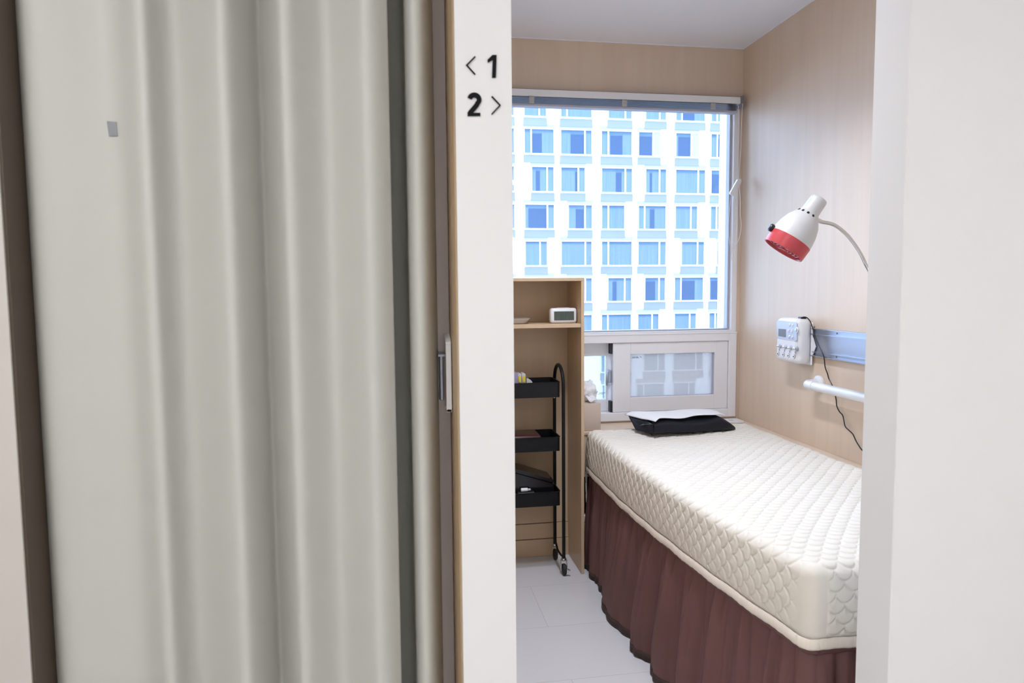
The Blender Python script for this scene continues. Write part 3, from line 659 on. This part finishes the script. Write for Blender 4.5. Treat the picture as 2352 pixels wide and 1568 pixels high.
gb = thing('grab_bar', (1.60, 2.5, .89), 'white round grab bar fixed to the wood wall under the aluminium rail', 'grab bar')
MB().lathe((XW-.001, 2.531, .886), (-1, 0, 0), [(0, .033), (.008, .033), (.012, .029), (.014, .018)], 36).build('wall_flange', 'white_plastic', gb, smooth=True)
pts = [(XW-.012, 2.531, .886), (XW-.035, 2.531, .886)]
for k in range(1, 8):
    a = PI/2*k/7; pts.append((XW-.035-.028*math.sin(a), 2.531-.028*(1-math.cos(a)), .886))
MB().tube(pts+[(XW-.063, 2.47, .886)], .0185, 24).build('elbow', 'white_plastic', gb, smooth=True)
MB().tube([(XW-.063, 2.475, .886), (XW-.063, 1.45, .886)], .0175, 28).build('bar', 'white_plastic', gb, smooth=True)
MB().lathe((XW-.063, 2.475, .886), (0, -1, 0), [(0, .0190), (.005, .0190)], 24).build('collar', 'white_plastic', gb, smooth=True)
MB().lathe((XW-.001, 1.55, .886), (-1, 0, 0), [(0, .033), (.010, .033), (.014, .014), (.06, .012)], 30).build('wall_flange', 'white_plastic', gb, smooth=True)

# ------------------------------------------------------------------ therapy controller on the wall
XD = 1.577
dv = thing('therapy_controller', (1.62, 2.64, .96), 'white wall-mounted therapy controller with screen and four plugs at the rail end', 'controller')
g = MB().box((XD, 2.562, .962), (1.642, 2.728, 1.146), .022, 5); g.build('body', 'white_plastic', dv, smooth=True, angle=60)
MB().box((1.642, 2.566, .956), (1.650, 2.72, 1.13), .003, 1).build('back_plate', 'white_plastic', dv)
MB().prism([(1.646, 2.568, 1.075), (1.646, 2.545, 1.033), (1.646, 2.568, .99)], (.003, 0, 0)).build('bracket', 'white_plastic', dv)
def Fp(px, py): return atX(px, py, XD)
def face_poly(pts, off=.001): return [Vector((XD-off, p.y, p.z)) for p in [Fp(*q) for q in pts]]
def cz(x, y): return x/9.8+1760, y/9.8+700
fp = MB().prism(face_poly([cz(*q) for q in ((262, 345), (640, 382), (690, 420), (690, 790), (655, 815), (262, 752), (245, 720), (245, 380))], .0015), (.003, 0, 0)).build('face_plate', 'panel_blue', dv)
MB().prism(face_poly([cz(*q) for q in ((285, 535), (452, 548), (448, 725), (285, 702))], .0025), (.002, 0, 0)).build('screen', 'screen', fp)
for q in ((540, 440), (607, 450), (518, 567), (592, 580), (530, 705), (602, 718)):
    p = Fp(*cz(*q)); MB().lathe((XD-.001, p.y, p.z), (-1, 0, 0), [(0, .0048), (.0025, .0044), (.0035, .003)], 14).build('button', 'white_plastic', fp, smooth=True)
    MB().box((XD-.002, p.y-.006, p.z-.0095), (XD-.0012, p.y+.006, p.z-.0082)).build('button_caption', 'screen', fp)
p = Fp(*cz(683, 560)); MB().lathe((XD+.001, p.y, p.z), (-1, 0, 0), [(0, .012), (.002, .012), (.003, .008)], 24).build('knob_ring', 'white_plastic', dv, smooth=True)
MB().lathe((XD-.001, p.y, p.z), (-1, 0, 0), [(0, .007), (.004, .006)], 18).build('knob', 'alu', dv, smooth=True)
for (x1, y1), (x2, y2) in (((320, 925), (267, 1100)), ((440, 945), (385, 1120)), ((560, 965), (500, 1142)), ((683, 985), (622, 1162))):
    p = Fp(*cz(x1, y1)); q = Fp(*cz(x2, y2))
    dl_ = MB().lathe((XD+.002, p.y, p.z), (-1, 0, 0), [(0, .0105), (.003, .0105), (.0032, .0085), (.004, .008)], 22).build('dial', 'alu', dv, smooth=True, angle=30)
    MB().lathe((XD-.002, p.y, p.z), (-1, 0, 0), [(0, .0055), (.009, .005), (.011, .0035), (.014, .0045), (.016, .003)], 14).build('plug', 'chrome', dl_, smooth=True, angle=30)
    MB().lathe((XD+.001, q.y, q.z), (-1, 0, 0), [(0, .0088), (.0018, .0088), (.002, .0078)], 20).build('socket_ring', 'slat', dv)
    MB().lathe((XD+.0, q.y, q.z), (-1, 0, 0), [(0, .0078), (.0022, .0078)], 20).build('socket', 'white_plastic', dv)
    MB().lathe((XD-.002, q.y, q.z), (-1, 0, 0), [(0, .0032), (.0008, .0032)], 12).build('socket_hole', 'black', dv)
    r_ = (p+q)/2; MB().box((XD-.001, r_.y-.0025, r_.z-.004), (XD+.001, r_.y+.0025, r_.z+.006)).build('mark', 'alu', dv)
MB().box((1.600, 2.575, 1.145), (1.625, 2.600, 1.1525), .002, 1).build('cable_socket', 'black', dv)
# cord
pc = [(1.612, 2.582, 1.152), (1.618, 2.565, 1.150), (1.628, 2.552, 1.130), (1.632, 2.535, 1.09), (1.634, 2.510, 1.05), (1.636, 2.475, 1.005), (1.640, 2.468, .96), (1.644, 2.458, .935)]
px_ = [(1904, 870), (1914, 890), (1920, 915), (1922, 932), (1928, 945), (1936, 955), (1941, 978), (1950, 988), (1959, 997), (1965, 1010), (1972, 1022), (1985, 1038)]
pc += [tuple(atX(x, y, 1.650)) for x, y in px_]
pc += [(1.650, 2.12, .64), (1.645, 2.0, .628)]
cd = MB().tube(smooth_path(pc, 6), .0022, 8).build('power_cord', 'black', smooth=True)
tag(cd, 'thin black cord hanging from the controller past the grab bar down the wall', 'cord')

# ------------------------------------------------------------------ heat lamp
hl = thing('heat_lamp', (1.62, 2.15, 1.1), 'white and red infrared heat lamp on a chrome gooseneck above the bed', 'lamp')
PT = atY(1884, 454, 2.12); vw = (PT-Vector((0, 0, H))).normalized(); im = ray(1798, 576)-ray(1884, 454); im = (im-vw*im.dot(vw)).normalized()
ax = (im*.97-vw*.24).normalized(); LL = 0.205
def lp_(s): return s*LL
prof = [(0, .014), (.012, .024), (.03, .0275), (.06, .0285), (.26, .0300), (.30, .0335), (.36, .043), (.46, .0555), (.58, .0640), (.70, .0685), (.80, .0700)]
hd = MB().lathe(PT, ax, [(lp_(a), r) for a, r in prof], 56, True, False).build('shade', 'lamp_white', hl, smooth=True, angle=50)
MB().lathe(PT, ax, [(lp_(.785), .0690), (lp_(.79), .0708), (lp_(.97), .0700), (lp_(1.0), .0690), (lp_(1.0), .0655), (lp_(.985), .0645), (lp_(.97), .0640), (lp_(.80), .062)], 56, False, False).build('rim_ring', 'red', hl, smooth=True, angle=40)
up_ = (Vector((0, 0, 1))-ax*ax.z).normalized(); sd_ = ax.cross(up_)
def onhead(s, ang, r): return PT+ax*lp_(s)+(up_*math.cos(ang)+sd_*math.sin(ang))*r
g = MB()
for rad in (.016, .028, .040, .052):
    g.tube([onhead(.965, 2*PI*k/36, rad) for k in range(36)], .0017, 6, closed=True)
for k in range(6):
    a = 2*PI*k/6+.3; g.tube([onhead(.965, a, .008), onhead(.965, a, .066)], .0018, 6)
g.lathe(onhead(.955, 0, 0), ax, [(0, .009), (lp_(.03), .009)], 20)
g.build('grille', 'red', hl, smooth=True)
MB().lathe(PT+ax*lp_(.88), ax, [(0, .001), (.001, .061), (.002, .061)], 40).build('bulb_face', 'dark_red', hl, smooth=True)
# angular positions: camera-facing direction and image-left direction
def ang_of(v): v = Vector(v); return math.atan2(v.dot(sd_), v.dot(up_))
tocam = Vector((-PT.x, -PT.y, H-PT.z)).normalized(); a_cam = ang_of(tocam)
a_left = ang_of(-RR*.86+UU*.5); a_right = ang_of(RR*.9-UU*.4)
for k, da in enumerate((-70, -42, -14, 14)):
    sgn = 1 if math.sin(a_right-a_cam) > 0 else -1
    a = a_cam+sgn*math.radians(da+8)
    c = onhead(.335, a, .0385); n = (up_*math.cos(a)+sd_*math.sin(a)); n = (n-ax*.5).normalized(); t1 = ax.cross(n).normalized(); t2 = n.cross(t1)
    vt = MB().prism([c-n*.001+t1*.0042*math.cos(q)+t2*.0052*math.sin(q) for q in [2*PI*i/16 for i in range(16)]], n*.0022); vt.build('vent', 'black', hl)
c = onhead(.80, a_left, .066); n = (up_*math.cos(a_left)+sd_*math.sin(a_left))
MB().lathe(c, n, [(0, .010), (.006, .013), (.014, .013), (.018, .008)], 20).build('switch_knob', 'black', hl, smooth=True)
c = onhead(.14, a_left+.5*(1 if math.sin(a_cam-a_left) > 0 else -1), .0292); n2 = (up_*math.cos(a_left+.5)+sd_*math.sin(a_left+.5))
sg = MB(); dlt = (a_left-a_cam+PI) % (2*PI)-PI
sg.grid([[onhead(.09+.035*k, a_cam+dlt*(.60+.10*m), .0292+.0008*k/5) for m in range(4)] for k in range(6)])
sg.build('model_mark', 'panel_blue', hl)
nk0 = onhead(.305, a_right, .034)
npts = [nk0, nk0+Vector((.016, .004, -.006))]
for (x, y, Y) in ((1915, 516, 2.135), (1940, 534, 2.145), (1960, 557, 2.155), (1978, 585, 2.165), (1991, 612, 2.17)):
    npts.append(atY(x, y, Y))
npts += [Vector((1.606, 2.13, 1.27)), Vector((1.624, 2.07, 1.19)), Vector((1.628, 2.03, 1.12))]
sp = smooth_path(npts, 40)
rs = [.0056+(.0004 if i % 2 else -.0002) for i in range(len(sp))]
MB().tube(sp, rs, 12).build('gooseneck', 'chrome', hl, smooth=True, angle=0)
MB().tube([nk0-Vector((.006, 0, -.002)), nk0+Vector((.018, .004, -.007))], [.0078, .0066], 14).build('neck_socket', 'chrome', hl, smooth=True)
MB().box((1.612, 2.00, 1.075), (1.6385, 2.06, 1.125), .003, 1).build('clamp', 'black', hl)

# ------------------------------------------------------------------ room numbers on the partition end
def cs(x, y): p = atY(x/3.92+980, y/3.92, YF); return Vector((p.x, YF, p.z))
def stroke(mb, pts, w):
    pts = [cs(*p) for p in pts]; A, B = [], []
    for i, p in enumerate(pts):
        d = pts[min(i+1, len(pts)-1)]-pts[max(i-1, 0)]; d.normalize(); n = Vector((-d.z, 0, d.x))
        if 0 < i < len(pts)-1:
            d1 = (pts[i]-pts[i-1]).normalized(); d2 = (pts[i+1]-pts[i]).normalized(); c = max(.55, math.sqrt(max(0, (1+d1.dot(d2))/2)))
        else: c = 1
        A.append(p+n*w/2/c); B.append(p-n*w/2/c)
    for i in range(len(pts)-1):
        q = [A[i], A[i+1], B[i+1], B[i]]; mb.prism([v+Vector((0, -.0003, 0)) for v in q], (0, -.0025, 0))
s1 = thing('room_sign', (0.147, YF, 1.655), 'black digit 1 with an arrow pointing left on the white partition end', 'sign', 'room number signs')
mb = MB(); stroke(mb, [(436, 512), (360, 590), (436, 674)], .0021); mb.build('arrow', 'ink', s1)
mb = MB(); mb.prism([cs(*p)+Vector((0, -.0003, 0)) for p in ((547, 541), (590, 499), (628, 499), (621, 702), (588, 702), (594, 541), (552, 566))], (0, -.0025, 0)); mb.build('digit', 'ink', s1)
s2 = thing('room_sign', (0.147, YF, 1.59), 'black digit 2 with an arrow pointing right, below the digit 1', 'sign', 'room number signs')
mb = MB(); stroke(mb, [(585, 870), (660, 950), (585, 1030)], .0021); mb.build('arrow', 'ink', s2)
mb = MB(); arc = [(382, 896)]
for k in range(0, 19):
    a = math.radians(195+k*12); arc.append((428+43*math.cos(a), 900+43*math.sin(a)))
arc = arc[1:]+[(452, 945), (425, 978), (390, 1018)]
stroke(mb, arc, .0078)
mb.prism([cs(*p)+Vector((0, -.0001, 0)) for p in ((368, 1012), (412, 990), (412, 1018), (482, 1018), (482, 1046), (368, 1046))], (0, -.0025, 0)); mb.build('digit', 'ink', s2)

# ------------------------------------------------------------------ folding door (closed, room 1)
fd = thing('folding_door', (-0.25, 1.32, 0), 'closed cream pleated folding door left of the numbered white partition', 'door')
cp = [(40, 1.350), (60, 1.325), (74, 1.292), (92, 1.268), (130, 1.264), (200, 1.271), (270, 1.279), (312, 1.274), (338, 1.259), (358, 1.254), (376, 1.260), (400, 1.280), (436, 1.290), (478, 1.278), (512, 1.260), (536, 1.253), (558, 1.261), (586, 1.284), (612, 1.308), (630, 1.306), (648, 1.282), (664, 1.256), (680, 1.252), (700, 1.258), (740, 1.280), (772, 1.288), (806, 1.276), (842, 1.258), (862, 1.255), (884, 1.262), (899, 1.266), (905, 1.277), (897, 1.31), (888, 1.37), (900, 1.405), (936, 1.405), (944, 1.36), (944, 1.31), (950, 1.285), (965, 1.272), (982, 1.28), (996, 1.31), (1004, 1.36)]
cp = [(x, 1.278+(y-1.278)*1.75 if x < 890 and 70 < x and y < 1.34 else y) for x, y in cp]
path = [Vector((atY(x, 800, y).x, y, 0)) for x, y in cp]
path[0].x = -0.5985
path = smooth_path(path, 9)
for _ in range(14):
    path = [path[0]]+[(path[k-1]+path[k]*2+path[k+1])/4 for k in range(1, len(path)-1)]+[path[-1]]
rows = [[Vector((p.x, p.y+.0012*math.sin(z*1.3+i*.05), z)) for i, p in enumerate(path)] for z in [0.012+2.07*k/24 for k in range(25)]]
pn = MB().grid(rows).build('pleated_panel', 'door', fd, smooth=True, angle=0, solid=.003)
ps = MB().box((.0680, 1.3665, .01), (.0983, 1.398, 2.09), .0015, 1).build('end_post', 'brown_alu', fd)
MB().box((.0625, 1.360, .01), (.0680, 1.372, 2.09)).build('seal_strip', 'wood_jamb', fd)
MB().box((-.5985, 1.30, 2.075), (.098, 1.40, 2.098)).build('track', 'brown_alu', fd)
# pull handle
h0 = atY(1026, 797, 1.325); h1 = atY(1031, 953, 1.325)
hp = MB()
hp.box((.0865, 1.3215, 1.043), (.0965, 1.3265, 1.1727), .0006, 1)
hp.prism([(.0865, 1.3215, 1.178), (.0965, 1.3215, 1.178), (.0965, 1.3665, 1.192), (.0865, 1.3665, 1.192)], (0, 0, -.005))
hp.box((.0865, 1.3215, 1.043), (.0965, 1.3665, 1.048))
hp.build('handle', 'white_plastic', ps)
lv = MB().box((.0755, 1.353, 1.060), (.0835, 1.3665, 1.150), .002, 1); lv.prism([(.0735, 1.345, 1.152), (.0885, 1.345, 1.152), (.0835, 1.3665, 1.156), (.0755, 1.3665, 1.156)], (0, 0, -.004)); lv.build('latch', 'alu', ps)
# small grey sticker on the wide pleat
sk = []
for x, y in ((245, 278), (267, 280), (270, 312), (250, 312)):
    yy = 1.272
    for _ in range(4):
        X_ = atY(x, y, yy).x; yy = float(np.interp(X_, [p.x for p in path[:90]], [p.y for p in path[:90]]))-.0042
    sk.append(atY(x, y, yy))
MB().prism([Vector((p.x, p.y, p.z)) for p in sk], (0, .0012, 0)).build('sticker', 'sticker', pn)
